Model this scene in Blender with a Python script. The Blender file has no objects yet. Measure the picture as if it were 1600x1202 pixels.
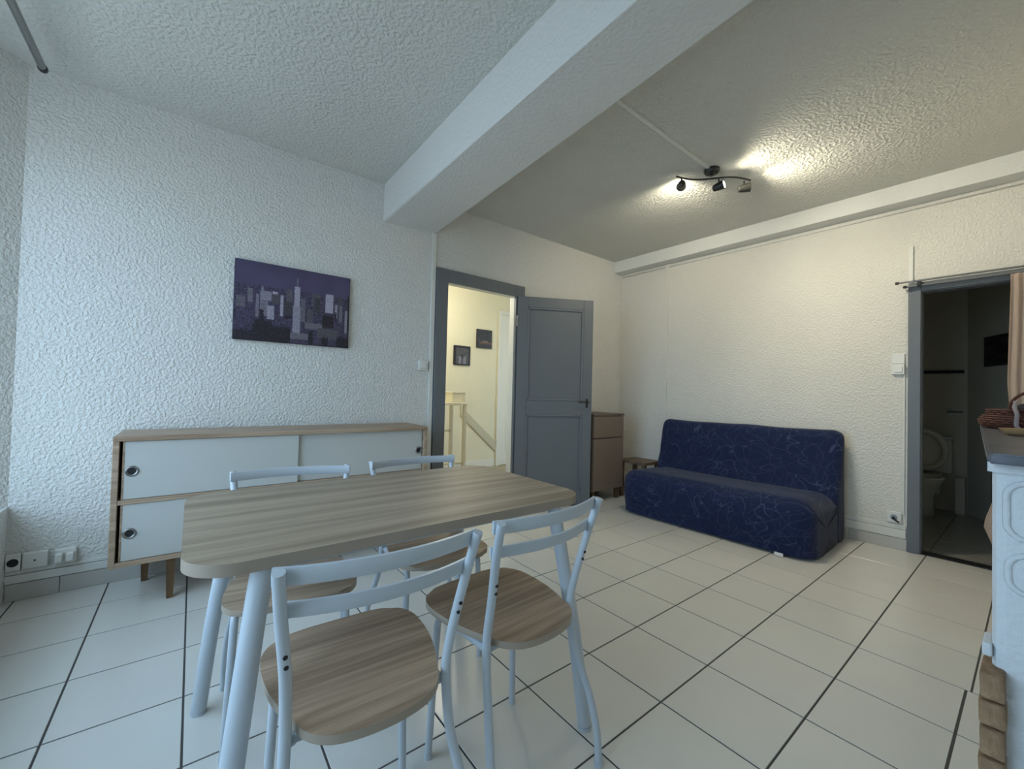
import bpy, bmesh, math, random
from mathutils import Vector, Matrix, noise

random.seed(7)
PI = math.pi
S = bpy.context.scene
COL = S.collection

# ------------------------------------------------------------------ camera
T = 0.34                                   # floor tile pitch (m)
CAM_H = 3.2424 * T
F_PX = 640.258
YAW, PITCH, ROLL = 0.6615, 0.0200, 0.0249
fw = Vector((math.sin(YAW) * math.cos(PITCH), math.cos(YAW) * math.cos(PITCH), math.sin(PITCH)))
r0 = Vector((math.cos(YAW), -math.sin(YAW), 0))
u0 = r0.cross(fw)
rt = r0 * math.cos(ROLL) + u0 * math.sin(ROLL)
up = -r0 * math.sin(ROLL) + u0 * math.cos(ROLL)
cam_d = bpy.data.cameras.new('camera')
cam_d.sensor_fit = 'HORIZONTAL'
cam_d.sensor_width = 36.0
cam_d.lens = F_PX * 36.0 / 1600.0
cam_d.clip_start = 0.02
cam = bpy.data.objects.new('camera', cam_d)
COL.objects.link(cam)
M = Matrix((rt, up, -fw)).transposed().to_4x4()
M.translation = Vector((0, 0, CAM_H))
cam.matrix_world = M
S.camera = cam

# ------------------------------------------------------------------ world, light, exposure
S.view_settings.view_transform = 'Standard'
S.view_settings.look = 'None'
S.view_settings.gamma = 1.0
S.view_settings.use_curve_mapping = False
S.view_settings.exposure = 0.0
SKY_STRENGTH = 7.4
SPOT_W = 31.0      # wide spill of each bulb
BEAM_W = (9.0, 3.5, 4.5)      # narrow beams, left to right bulb
HALL_W = 34.0
world = bpy.data.worlds.new('world')
S.world = world
world.use_nodes = True
nt = world.node_tree
nt.nodes.clear()
o_ = nt.nodes.new('ShaderNodeOutputWorld')
bg = nt.nodes.new('ShaderNodeBackground')
tc = nt.nodes.new('ShaderNodeTexCoord')
sx = nt.nodes.new('ShaderNodeSeparateXYZ')
cr = nt.nodes.new('ShaderNodeValToRGB')
cr.color_ramp.elements[0].position = 0.42
cr.color_ramp.elements[0].color = (0.28, 0.34, 0.40, 1)      # street and facades opposite
cr.color_ramp.elements[1].position = 0.56
cr.color_ramp.elements[1].color = (0.47, 0.69, 0.93, 1)      # open sky
mp = nt.nodes.new('ShaderNodeMapRange')
mp.inputs[1].default_value = -1
mp.inputs[2].default_value = 1
nt.links.new(tc.outputs['Generated'], sx.inputs[0])
nt.links.new(sx.outputs['Z'], mp.inputs[0])
nt.links.new(mp.outputs[0], cr.inputs[0])
nt.links.new(cr.outputs[0], bg.inputs[0])
bg.inputs[1].default_value = SKY_STRENGTH
nt.links.new(bg.outputs[0], o_.inputs[0])


def area(name, loc, target, sx_, sy_, w, col, portal=False):
    d = bpy.data.lights.new(name, 'AREA')
    d.shape = 'RECTANGLE'
    d.size, d.size_y = sx_, sy_
    d.energy = w
    d.color = col
    if portal:
        d.cycles.is_portal = True
    o = bpy.data.objects.new(name, d)
    o.location = loc
    dv = Vector(target) - Vector(loc)
    o.rotation_euler = dv.to_track_quat('-Z', 'Y').to_euler()
    COL.objects.link(o)
    return o


WIN_Y0, WIN_Y1, WIN_H, WIN_Z = 0.30, 2.87, 2.36, 0.47
WIN_X = -1.03                                # the window sits in a deep splayed recess
area('window_daylight_portal', (WIN_X - 0.24, (WIN_Y0 + WIN_Y1) / 2, (WIN_Z + WIN_H) / 2), (1, (WIN_Y0 + WIN_Y1) / 2, (WIN_Z + WIN_H) / 2),
     WIN_Y1 - WIN_Y0, WIN_H - WIN_Z, 1, (1, 1, 1), portal=True)
hall_l = bpy.data.lights.new('hall_fill_light', 'POINT')  # unseen warm fill added to brighten the hall, no fitting behind it
hall_l.energy = HALL_W
hall_l.color = (1.0, 0.93, 0.76)
hall_l.shadow_soft_size = 0.12
hl = bpy.data.objects.new('hall_fill_light', hall_l)
hl.location = (2.2, 4.05, 2.25)
COL.objects.link(hl)


# ------------------------------------------------------------------ helpers
def lin(c):
    c = c / 255.0
    return c / 12.92 if c <= 0.04045 else ((c + 0.055) / 1.055) ** 2.4


def rgb(r, g, b):
    return (lin(r), lin(g), lin(b), 1.0)


def mat(name, col, rough=0.5, metal=0.0, spec=0.5):
    m = bpy.data.materials.new(name)
    m.use_nodes = True
    b = m.node_tree.nodes['Principled BSDF']
    b.inputs['Base Color'].default_value = col
    b.inputs['Roughness'].default_value = rough
    b.inputs['Metallic'].default_value = metal
    b.inputs['Specular IOR Level'].default_value = spec
    return m


def N(m, t, **kw):
    n = m.node_tree.nodes.new(t)
    for k, v in kw.items():
        setattr(n, k, v)
    return n


def L(m, a, b):
    m.node_tree.links.new(a, b)


def bsdf(m):
    return m.node_tree.nodes['Principled BSDF']


def coords(m, scale=(1, 1, 1), kind='Object'):
    t = N(m, 'ShaderNodeTexCoord')
    mpg = N(m, 'ShaderNodeMapping')
    mpg.inputs['Scale'].default_value = scale
    L(m, t.outputs[kind], mpg.inputs['Vector'])
    return mpg.outputs[0]


def noise_n(m, vec, scale, detail=3.0, rough=0.5, dist=0.0):
    n = N(m, 'ShaderNodeTexNoise')
    n.inputs['Scale'].default_value = scale
    n.inputs['Detail'].default_value = detail
    n.inputs['Roughness'].default_value = rough
    n.inputs['Distortion'].default_value = dist
    L(m, vec, n.inputs['Vector'])
    return n.outputs['Fac']


def ramp(m, fac, stops):
    c = N(m, 'ShaderNodeValToRGB')
    e = c.color_ramp.elements
    e[0].position, e[0].color = stops[0]
    e[1].position, e[1].color = stops[-1]
    for p, col in stops[1:-1]:
        x = e.new(p)
        x.color = col
    L(m, fac, c.inputs[0])
    return c.outputs[0]


def bump(m, h, strength, dist):
    b = N(m, 'ShaderNodeBump')
    b.inputs['Strength'].default_value = strength
    b.inputs['Distance'].default_value = dist
    L(m, h, b.inputs['Height'])
    L(m, b.outputs[0], bsdf(m).inputs['Normal'])


def math_n(m, op, a, b=None, c=None):
    n = N(m, 'ShaderNodeMath', operation=op)
    for i, v in enumerate((a, b, c)):
        if v is None:
            continue
        if isinstance(v, (int, float)):
            n.inputs[i].default_value = v
        else:
            L(m, v, n.inputs[i])
    return n.outputs[0]


def plaster(name, col, grain=55.0, strength=0.55, dist=0.006, stretch=(1, 1, 1)):
    """rough-cast white wall render: lumpy grains"""
    m = mat(name, col, 0.75, 0, 0.25)
    v = coords(m, stretch)
    a = noise_n(m, v, grain, 3, 0.5, 0.15)
    a2 = ramp(m, a, [(0.38, (0, 0, 0, 1)), (0.66, (1, 1, 1, 1))])
    b = noise_n(m, v, grain * 0.22, 2, 0.5)
    s = math_n(m, 'MULTIPLY_ADD', b, 0.8, a2)
    bump(m, s, strength, dist)
    c = noise_n(m, v, 1.3, 2, 0.5)
    d = tuple(x * 0.955 for x in col[:3]) + (1,)
    L(m, ramp(m, c, [(0.35, d), (0.65, col)]), bsdf(m).inputs['Base Color'])
    return m


def oak(name, light, dark, axis=0, scale=1.0, rough=0.45):
    m = mat(name, light, rough, 0, 0.35)
    st = [14.0, 14.0, 14.0]
    st[axis] = 0.55
    v = coords(m, tuple(x * scale for x in st))
    a = noise_n(m, v, 1.5, 4, 0.62, 0.35)
    st2 = [70.0, 70.0, 70.0]
    st2[axis] = 2.0
    b = noise_n(m, coords(m, tuple(x * scale for x in st2)), 1.6, 3, 0.6)
    f = math_n(m, 'MULTIPLY_ADD', b, 0.45, a)
    L(m, ramp(m, f, [(0.52, dark), (0.70, tuple((p + q) / 2 for p, q in zip(light, dark))), (0.86, light)]),
      bsdf(m).inputs['Base Color'])
    bump(m, b, 0.12, 0.001)
    return m


# geometry ----------------------------------------------------------
def box(bm, c, s, bev=0.0, seg=2, rot=None):
    r = bmesh.ops.create_cube(bm, size=1.0)
    vs = r['verts']
    for v in vs:
        v.co = Vector((v.co.x * s[0], v.co.y * s[1], v.co.z * s[2]))
    es = list({e for v in vs for e in v.link_edges})
    if bev > 0:
        rb = bmesh.ops.bevel(bm, geom=es, offset=min(bev, min(s) * 0.49), segments=seg, affect='EDGES', profile=0.5)
        vs = list({v for f in rb['faces'] for v in f.verts} | {v for v in vs if v.is_valid})
    mx = Matrix.Translation(Vector(c)) @ (rot.to_4x4() if rot is not None else Matrix.Identity(4))
    bmesh.ops.transform(bm, matrix=mx, verts=vs)
    return vs


def bx(x0, x1, y0, y1, z0, z1, bev=0.0, seg=2):
    bm = bmesh.new()
    box(bm, ((x0 + x1) / 2, (y0 + y1) / 2, (z0 + z1) / 2), (x1 - x0, y1 - y0, z1 - z0), bev, seg)
    return bm


def catmull(pts, n=6):
    P = [Vector(p) for p in pts]
    Q = [P[0] * 2 - P[1]] + P + [P[-1] * 2 - P[-2]]
    out = []
    for i in range(1, len(Q) - 2):
        for k in range(n):
            t = k / n
            a, b, c, d = Q[i - 1], Q[i], Q[i + 1], Q[i + 2]
            out.append(0.5 * ((2 * b) + (c - a) * t + (2 * a - 5 * b + 4 * c - d) * t * t + (3 * b - a - 3 * c + d) * t ** 3))
    out.append(P[-1])
    return out


def sweep(bm, path, sec, ref=Vector((0, 0, 1)), fixed=False):
    """sweep a closed 2-D section along a path; section x along side, y along 'up'"""
    path = [Vector(p) for p in path]
    rings = []
    prev = None
    for i, p in enumerate(path):
        t = (path[min(i + 1, len(path) - 1)] - path[max(i - 1, 0)]).normalized()
        if fixed or prev is None:
            s = t.cross(ref)
            if s.length < 1e-4:
                s = t.cross(Vector((1, 0, 0)))
            s.normalize()
        else:
            s = (prev - t * prev.dot(t)).normalized()
        prev = s
        u = s.cross(t).normalized()
        k = sec(i / (len(path) - 1)) if callable(sec) else sec
        rings.append([bm.verts.new(p + s * a + u * b) for a, b in k])
    n = len(rings[0])
    for a, b in zip(rings, rings[1:]):
        for j in range(n):
            f = bm.faces.new((a[j], a[(j + 1) % n], b[(j + 1) % n], b[j]))
            f.smooth = n > 6
    bm.faces.new(list(reversed(rings[0])))
    bm.faces.new(rings[-1])


def circ(r, n=12):
    return [(r * math.cos(2 * PI * i / n), r * math.sin(2 * PI * i / n)) for i in range(n)]


def tube(bm, path, r, n=12, ref=Vector((0, 0, 1))):
    sweep(bm, path, circ(r, n), ref)


def lathe(bm, prof, n=24, c=(0, 0, 0), axis='Z'):
    """profile [(r, h)] revolved"""
    rings = []
    mx = Matrix.Identity(3)
    if axis == 'X':
        mx = Matrix.Rotation(PI / 2, 3, 'Y')
    elif axis == 'Y':
        mx = Matrix.Rotation(-PI / 2, 3, 'X')
    for r, h in prof:
        ring = []
        for i in range(n):
            a = 2 * PI * i / n
            ring.append(bm.verts.new(Vector(c) + mx @ Vector((max(r, 1e-5) * math.cos(a), max(r, 1e-5) * math.sin(a), h))))
        rings.append(ring)
    for a, b in zip(rings, rings[1:]):
        for j in range(n):
            f = bm.faces.new((a[j], a[(j + 1) % n], b[(j + 1) % n], b[j]))
            f.smooth = True
    bm.faces.new(list(reversed(rings[0])))
    bm.faces.new(rings[-1])


def prism(bm, poly, z0, z1, fn=None):
    """vertical prism of a 2-D polygon (fn maps (a, b, h) to a point)"""
    fn = fn or (lambda a, b, h: Vector((a, b, h)))
    lo = [bm.verts.new(fn(a, b, z0)) for a, b in poly]
    hi = [bm.verts.new(fn(a, b, z1)) for a, b in poly]
    n = len(poly)
    bm.faces.new(list(reversed(lo)))
    bm.faces.new(hi)
    for i in range(n):
        bm.faces.new((lo[i], lo[(i + 1) % n], hi[(i + 1) % n], hi[i]))


def rrect(w, d, r, seg=8, bulge=0.0):
    """rounded rectangle outline, optional bulging long sides"""
    out = []
    for cx, cy, a0 in ((1, 1, 0), (-1, 1, 90), (-1, -1, 180), (1, -1, 270)):
        for k in range(seg + 1):
            a = math.radians(a0 + 90 * k / seg)
            out.append((cx * (w / 2 - r) + r * math.cos(a), cy * (d / 2 - r) + r * math.sin(a)))
    return out


def obj(name, bm, m, parent=None, smooth=None, loc=None, rz=0.0):
    bmesh.ops.recalc_face_normals(bm, faces=bm.faces)
    me = bpy.data.meshes.new(name)
    bm.to_mesh(me)
    bm.free()
    if smooth is not None:
        for p in me.polygons:
            p.use_smooth = smooth
    if m:
        me.materials.append(m)
    o = bpy.data.objects.new(name, me)
    COL.objects.link(o)
    if parent:
        o.parent = parent
    if loc:
        o.location = loc
    o.rotation_euler.z = rz
    return o


def auto_smooth(o, deg=40):
    me = o.data
    me.polygons.foreach_set('use_smooth', [True] * len(me.polygons))
    me.set_sharp_from_angle(angle=math.radians(deg))
    return o


def thing(name, label, cat, loc=(0, 0, 0), rz=0.0, group=None):
    o = bpy.data.objects.new(name, None)
    o.empty_display_size = 0.1
    COL.objects.link(o)
    o.location = loc
    o.rotation_euler = (0, 0, rz)
    return tag(o, label, cat, group)


def tag(o, label, cat, group=None):
    o['label'] = label
    o['category'] = cat
    if group:
        o['group'] = group
    return o


def struct(o, label=None):
    o['kind'] = 'structure'
    if label:
        o['label'] = label
    return o


def struct_empty(name, label=None, loc=(0, 0, 0), rz=0.0):
    o = bpy.data.objects.new(name, None)
    o.empty_display_size = 0.1
    COL.objects.link(o)
    o.location = loc
    o.rotation_euler = (0, 0, rz)
    return struct(o, label)


def dup(root, loc, rz, label=None, group=None):
    r = root.copy()
    COL.objects.link(r)
    r.location = loc
    r.rotation_euler = (0, 0, rz)
    if label:
        r['label'] = label
    if group:
        r['group'] = group
    for ch in list(root.children):
        c = ch.copy()
        COL.objects.link(c)
        c.parent = r
        for g in list(ch.children):
            d = g.copy()
            COL.objects.link(d)
            d.parent = c
    return r


# ------------------------------------------------------------------ materials
M_WALL_L = plaster('rough_cast_left', rgb(228, 227, 222), 66, 0.8, 0.006)
M_WALL_B = plaster('rough_cast_back', rgb(226, 223, 214), 66, 0.6, 0.006)
M_CEIL = plaster('rough_cast_ceiling', rgb(211, 211, 204), 56, 0.65, 0.007)
M_BEAM = plaster('beam_plaster', rgb(222, 223, 220), 50, 0.35, 0.005)
M_HALLW = plaster('hall_plaster', rgb(226, 222, 200), 60, 0.3, 0.004)
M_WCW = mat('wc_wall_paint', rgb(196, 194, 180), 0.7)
M_WHITE = mat('white_plastic', rgb(226, 226, 220), 0.4)
M_TRIMW = mat('white_painted_trim', rgb(222, 222, 216), 0.5)
M_GREY = mat('grey_door_paint', rgb(108, 113, 118), 0.42, 0, 0.4)
M_DARK = mat('dark_slot', rgb(26, 26, 28), 0.6)
M_METALW = mat('pale_blue_white_lacquered_steel', rgb(188, 196, 203), 0.32, 0.0, 0.5)
M_STEEL = mat('brushed_steel', rgb(150, 150, 148), 0.32, 0.9)
M_DKSTEEL = mat('dark_chrome', rgb(70, 70, 68), 0.35, 0.8)
M_TABLE = oak('grey_oak_laminate', rgb(172, 154, 132), rgb(134, 117, 98), 0)
M_SEAT = oak('brown_oak_seat_laminate', rgb(186, 160, 134), rgb(132, 110, 90), 0)
M_EDGE = mat('oak_edge_band', rgb(158, 144, 128), 0.4)
M_SBOAK = oak('sideboard_oak', rgb(188, 164, 140), rgb(140, 116, 94), 0)
M_SBWHITE = mat('matt_white_front', rgb(194, 195, 190), 0.4)
M_WALNUT = oak('dark_wood_leg', rgb(120, 92, 62), rgb(70, 50, 34), 2)
M_TAUPE = mat('taupe_lacquer', rgb(128, 114, 102), 0.45)
M_TAUPE2 = mat('taupe_lacquer_edge', rgb(104, 92, 82), 0.5)
M_LOWWOOD = oak('low_table_wood', rgb(120, 100, 82), rgb(78, 62, 50), 0)
M_PORC = mat('white_porcelain', rgb(205, 205, 198), 0.15)
M_GROUT = mat('dark_grout', rgb(74, 72, 70), 0.9)
M_STONE = mat('blue_grey_mantel_stone', rgb(120, 124, 134), 0.3)
M_BRICK = mat('brown_brick', rgb(110, 92, 74), 0.85)

v_ = coords(M_STONE)
L(M_STONE, ramp(M_STONE, noise_n(M_STONE, v_, 9, 5, 0.65, 1.0), [(0.35, rgb(78, 81, 88)), (0.65, rgb(108, 111, 118))]),
  bsdf(M_STONE).inputs['Base Color'])
v_ = coords(M_BRICK)
n_ = noise_n(M_BRICK, v_, 24, 4, 0.65, 0.5)
L(M_BRICK, ramp(M_BRICK, n_, [(0.32, rgb(116, 90, 66)), (0.7, rgb(168, 138, 106))]), bsdf(M_BRICK).inputs['Base Color'])
bump(M_BRICK, n_, 0.8, 0.01)


def tile_mat(name, col, rough=0.22):
    m = mat(name, col, rough, 0, 0.5)
    v = coords(m, (1, 1, 1))
    oi = N(m, 'ShaderNodeObjectInfo')
    add = N(m, 'ShaderNodeVectorMath', operation='ADD')
    L(m, v, add.inputs[0])
    mul = math_n(m, 'MULTIPLY', oi.outputs['Random'], 37.0)
    cmb = N(m, 'ShaderNodeCombineXYZ')
    L(m, mul, cmb.inputs[0])
    L(m, mul, cmb.inputs[1])
    L(m, cmb.outputs[0], add.inputs[1])
    n = noise_n(m, add.outputs[0], 4.0, 2, 0.5, 0.0)
    f = math_n(m, 'MULTIPLY_ADD', oi.outputs['Random'], 0.35, n)
    c2 = tuple(x * 0.93 for x in col[:3]) + (1,)
    L(m, ramp(m, f, [(0.20, c2), (1.0, col)]), bsdf(m).inputs['Base Color'])
    return m


M_TILE = tile_mat('pale_floor_tile', rgb(218, 216, 209))
M_SKIRT = tile_mat('pale_skirting_tile', rgb(196, 194, 188), 0.3)
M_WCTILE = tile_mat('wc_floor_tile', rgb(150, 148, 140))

# navy cover with light scribbled lines
M_NAVY = mat('navy_scribble_fabric', rgb(34, 44, 76), 0.9, 0, 0.15)
base = rgb(30, 40, 72)
line = rgb(92, 104, 134)
prev = None
for sc_, of, wd in ((2.6, 0.0, 0.0020), (3.6, 9.3, 0.0024), (4.6, 21.7, 0.0028), (3.1, 33.1, 0.0022), (5.5, 51.7, 0.0032), (2.2, 77.1, 0.0018), (3.9, 91.3, 0.0026)):
    t_ = N(M_NAVY, 'ShaderNodeTexCoord')
    mpg_ = N(M_NAVY, 'ShaderNodeMapping')
    mpg_.inputs['Location'].default_value = (of, of * 0.7, of * 1.3)
    L(M_NAVY, t_.outputs['Object'], mpg_.inputs['Vector'])
    q = noise_n(M_NAVY, mpg_.outputs[0], sc_, 1.0, 0.4, 0.8)
    d_ = math_n(M_NAVY, 'ABSOLUTE', math_n(M_NAVY, 'SUBTRACT', q, 0.5))
    k_ = math_n(M_NAVY, 'LESS_THAN', d_, wd)
    prev = k_ if prev is None else math_n(M_NAVY, 'MAXIMUM', prev, k_)
wv = noise_n(M_NAVY, coords(M_NAVY), 400, 1, 0.5)
fac = math_n(M_NAVY, 'MULTIPLY', prev, 0.34)
mx_ = N(M_NAVY, 'ShaderNodeMix', data_type='RGBA')
L(M_NAVY, fac, mx_.inputs[0])
mx_.inputs[6].default_value = base
mx_.inputs[7].default_value = line
L(M_NAVY, mx_.outputs[2], bsdf(M_NAVY).inputs['Base Color'])
bsdf(M_NAVY).inputs['Sheen Weight'].default_value = 0.12
bsdf(M_NAVY).inputs['Sheen Roughness'].default_value = 0.5
bump(M_NAVY, wv, 0.3, 0.002)

M_CURT = mat('pink_beige_cloth', rgb(226, 206, 190), 0.85, 0, 0.1)
M_GLASS = bpy.data.materials.new('window_glass')
M_GLASS.use_nodes = True
g_ = M_GLASS.node_tree
g_.nodes.clear()
go = g_.nodes.new('ShaderNodeOutputMaterial')
gt = g_.nodes.new('ShaderNodeBsdfTransparent')
gg = g_.nodes.new('ShaderNodeBsdfGlossy')
gg.inputs['Roughness'].default_value = 0.02
gm = g_.nodes.new('ShaderNodeMixShader')
gm.inputs[0].default_value = 0.08
g_.links.new(gt.outputs[0], gm.inputs[1])
g_.links.new(gg.outputs[0], gm.inputs[2])
g_.links.new(gm.outputs[0], go.inputs[0])

# ------------------------------------------------------------------ room dimensions
XL = -0.705                                   # window wall
YA = 9.273 * T                                # wall with the sideboard
XW0, SK = 12.4548 * T, -0.0343                # sofa wall x = XW0 + SK * y
ZC = 2.711
DEN = lambda x: -0.35 + 0.06 * x              # fireplace wall y


def xw(y):
    return XW0 + SK * y


ANG_B = -math.atan(SK)                        # sofa wall frame turns by this about z

# ------------------------------------------------------------------ shell
# wall_left : y = YA, doorway x 1.70..2.46
DX0, DX1, DTOP = 1.700, 2.470, 2.055
bm = bmesh.new()
prism(bm, [(-1.25, 0), (DX0, 0), (DX0, DTOP), (DX1, DTOP), (DX1, 0), (4.40, 0), (4.40, 2.80), (-1.25, 2.80)], 0, 0.07,
      lambda a, b, h: Vector((a, YA + h, b)))
struct(obj('wall_left', bm, M_WALL_L), 'white rough-cast wall behind the sideboard, with the grey doorway')

# wall_back : sofa wall with the toilet doorway
WY0, WY1, WTOP = -0.055, 0.535, 1.930
bm = bmesh.new()
prism(bm, [(-0.6, 0), (WY0, 0), (WY0, WTOP), (WY1, WTOP), (WY1, 0), (YA + 0.05, 0), (YA + 0.05, 2.80), (-0.6, 2.80)], 0, 0.10,
      lambda a, b, h: Vector((h, a, b)))
struct(obj('wall_back', bm, M_WALL_B, loc=(XW0, 0, 0), rz=ANG_B), 'warm white rough-cast wall behind the blue sofa')

# wall_right : behind the fireplace
bm = bmesh.new()
prism(bm, [(-1.0, 0), (4.5, 0), (4.5, 2.80), (-1.0, 2.80)], 0, 0.15, lambda a, b, h: Vector((a, DEN(a) - h, b)))
struct(obj('wall_right', bm, M_WALL_B), 'white wall behind the fireplace')

# wall_window : solid ends with splayed reveals, lintel over the tall window
bm = bmesh.new()
prism(bm, [(XL, -0.6), (XL, 0.10), (WIN_X, WIN_Y0), (-1.25, WIN_Y0), (-1.25, -0.6)], 0, 2.80)
prism(bm, [(XL, YA + 0.002), (WIN_X, WIN_Y1), (-1.25, WIN_Y1), (-1.25, YA + 0.002)], 0, 2.80)
prism(bm, [(-1.25, WIN_Y0), (WIN_X, WIN_Y0), (WIN_X, WIN_Y1), (-1.25, WIN_Y1)], WIN_H, 2.80)
prism(bm, [(-1.25, WIN_Y0), (WIN_X, WIN_Y0), (XL, 0.10), (XL, YA + 0.002), (WIN_X, WIN_Y1), (-1.25, WIN_Y1)], 0, WIN_Z)
struct(obj('wall_window', bm, M_WALL_L), 'white rough-cast window wall at the left edge')

# ceiling
bm = bx(-1.25, 4.5, -0.6, YA + 0.1, ZC, ZC + 0.1)
struct(obj('ceiling', bm, M_CEIL), 'white textured plaster ceiling')

# beam across the ceiling
bm = bmesh.new()
sec = lambda xl, xr: [(xl, 2.415), (xr, 2.445), (xr, ZC + 0.02), (xl, ZC + 0.02)]
ring = []
for y, xl, xr in ((YA + 0.05, 1.137, 1.600), (1.4, 1.124, 1.500), (-0.5, 1.112, 1.385)):
    ring.append([bm.verts.new((a, y, b)) for a, b in sec(xl, xr)])
for a, b in zip(ring, ring[1:]):
    for j in range(4):
        bm.faces.new((a[j], a[(j + 1) % 4], b[(j + 1) % 4], b[j]))
bm.faces.new(ring[0])
bm.faces.new(list(reversed(ring[-1])))
es = [e for e in bm.edges if all(v.co.z < 2.5 for v in e.verts) and abs(e.verts[0].co.y - e.verts[1].co.y) > 0.2]
bmesh.ops.bevel(bm, geom=es, offset=0.008, segments=2, affect='EDGES')
struct(obj('trim_1', bm, M_BEAM), 'thick white plastered ceiling beam')

# boxed-in cornice along the top of the sofa wall
bm = bmesh.new()
prism(bm, [(-0.148, 2.579), (0.03, 2.579), (0.03, ZC + 0.02), (-0.148, ZC + 0.02)], -0.3, YA + 0.02,
      lambda a, b, h: Vector((xw(h) + a, h, b)))
struct(obj('trim_2', bm, M_BEAM), 'white boxed cornice above the sofa wall')


# ------------------------------------------------------------------ floor tiles
def clip(poly, a, b):
    """keep the part of poly left of the line a->b"""
    out = []
    f = lambda p: (b[0] - a[0]) * (p[1] - a[1]) - (b[1] - a[1]) * (p[0] - a[0])
    for i, p in enumerate(poly):
        q = poly[(i + 1) % len(poly)]
        fp, fq = f(p), f(q)
        if fp >= 0:
            out.append(p)
        if fp * fq < 0:
            t = fp / (fp - fq)
            out.append((p[0] + (q[0] - p[0]) * t, p[1] + (q[1] - p[1]) * t))
    return out


GX, GY = 4.0268 * T, 2.4638 * T
GAP = 0.0062
TH = 0.005


def tile_prism(poly):
    bm = bmesh.new()
    cx = sum(p[0] for p in poly) / len(poly)
    cy = sum(p[1] for p in poly) / len(poly)
    loc = [(x - cx, y - cy) for x, y in poly]
    lo = [bm.verts.new((x, y, -TH)) for x, y in loc]
    mi = [bm.verts.new((x, y, -0.0012)) for x, y in loc]
    k = 0.0012 / 0.17
    hi = [bm.verts.new((x * (1 - k), y * (1 - k), 0)) for x, y in loc]
    n = len(loc)
    bm.faces.new(hi)
    for A, B in ((lo, mi), (mi, hi)):
        for i in range(n):
            bm.faces.new((A[i], A[(i + 1) % n], B[(i + 1) % n], B[i]))
    return bm, (cx, cy)


def tiled(floor, room, m, skip=lambda x, y: False, tweak=None):
    xs = [p[0] for p in room]
    ys = [p[1] for p in room]
    full = None
    i0, i1 = math.floor((min(xs) - GX) / T), math.ceil((max(xs) - GX) / T)
    j0, j1 = math.floor((min(ys) - GY) / T), math.ceil((max(ys) - GY) / T)
    for i in range(i0, i1):
        for j in range(j0, j1):
            x0, x1 = GX + i * T + GAP / 2, GX + (i + 1) * T - GAP / 2
            y0, y1 = GY + j * T + GAP / 2, GY + (j + 1) * T - GAP / 2
            poly = [(x0, y0), (x1, y0), (x1, y1), (x0, y1)]
            if tweak:
                poly = tweak(i, j, poly)
            p0 = list(poly)
            for k in range(len(room)):
                poly = clip(poly, room[k], room[(k + 1) % len(room)])
                if len(poly) < 3:
                    break
            if len(poly) < 3:
                continue
            ar = abs(sum(poly[k][0] * poly[(k + 1) % len(poly)][1] - poly[(k + 1) % len(poly)][0] * poly[k][1] for k in range(len(poly)))) / 2
            if ar < 0.0008:
                continue
            whole = poly == p0 and abs(ar - (T - GAP) ** 2) < 1e-6
            if whole and full is not None:
                o = full.copy()
                COL.objects.link(o)
                o.location = ((x0 + x1) / 2, (y0 + y1) / 2, 0)
                continue
            bm, (cx, cy) = tile_prism(poly)
            o = obj('tile', bm, m, floor, loc=(cx, cy, 0))
            if whole:
                full = o


bm = bmesh.new()
prism(bm, [(-1.25, -0.45), (xw(-0.3) + 0.02, -0.45), (xw(YA) + 0.02, YA + 0.02), (-1.25, YA + 0.02)], -0.06, -0.0022)
floor = struct(obj('floor', bm, M_GROUT), 'pale square tiled floor with dark grout')


def tweak(i, j, p):
    # the row along the hearth was cut: its joint steps by a centimetre and a half
    if j == -2 and i <= 2:
        p = [(p[0][0], p[0][1] + 0.014), (p[1][0], p[1][1] + 0.014), p[2], p[3]]
    if j == -3:
        d = 0.0125 if i <= 2 else 0.0
        p = [(a, b + (d if k > 1 else 0)) for k, (a, b) in enumerate(p)]
    return p


tiled(floor, [(XL, DEN(XL)), (xw(-0.1) - 0.001, DEN(4.2)), (xw(YA) - 0.001, YA - 0.001), (XL, YA - 0.001)], M_TILE, tweak=tweak)

# skirting tiles
sk = struct_empty('baseboard_left', 'pale tile skirting along the sideboard wall', (0, YA, 0))
first = None
for a0, a1 in ((XL, 1.60), (2.585, xw(YA))):
    x = a0
    e = math.floor((a0 - GX) / T) * T + GX + 0.155
    while x < a1 - 0.01:
        while e <= x + 0.02:
            e += T
        x1 = min(e, a1)
        obj('tile', bx(x + 0.0015, x1 - 0.0015, -0.011, 0, 0.0, 0.085, 0.002, 1), M_SKIRT, sk)
        x = x1
sk = struct_empty('baseboard_back', 'pale tile skirting along the sofa wall', (XW0, 0, 0), ANG_B)
y = WY1 + 0.062
while y < YA - 0.02:
    y1 = min(y + T, YA - 0.005)
    obj('tile', bx(-0.011, 0, y + 0.0015, y1 - 0.0015, 0.0, 0.085, 0.002, 1), M_SKIRT, sk)
    y = y1
# white cable trunking above the skirtings
bm = bmesh.new()
for z0, z1, d in ((0.088, 0.128, 0.016), (0.131, 0.150, 0.011)):
    box(bm, ((XL + 1.575) / 2, YA - d / 2, (z0 + z1) / 2), (1.575 - XL, d, z1 - z0), 0.003, 2)
struct(obj('trim_3', bm, M_TRIMW), 'white cable trunking above the left skirting')
bm = bmesh.new()
for z0, z1, d in ((0.088, 0.150, 0.014), (0.153, 0.185, 0.010)):
    box(bm, (-d / 2, (WY1 + 0.062 + YA) / 2, (z0 + z1) / 2), (d, YA - WY1 - 0.075, z1 - z0), 0.003, 2)
struct(obj('trim_4', bm, M_TRIMW, loc=(XW0, 0, 0), rz=ANG_B), 'white cable trunking along the sofa wall')

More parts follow.
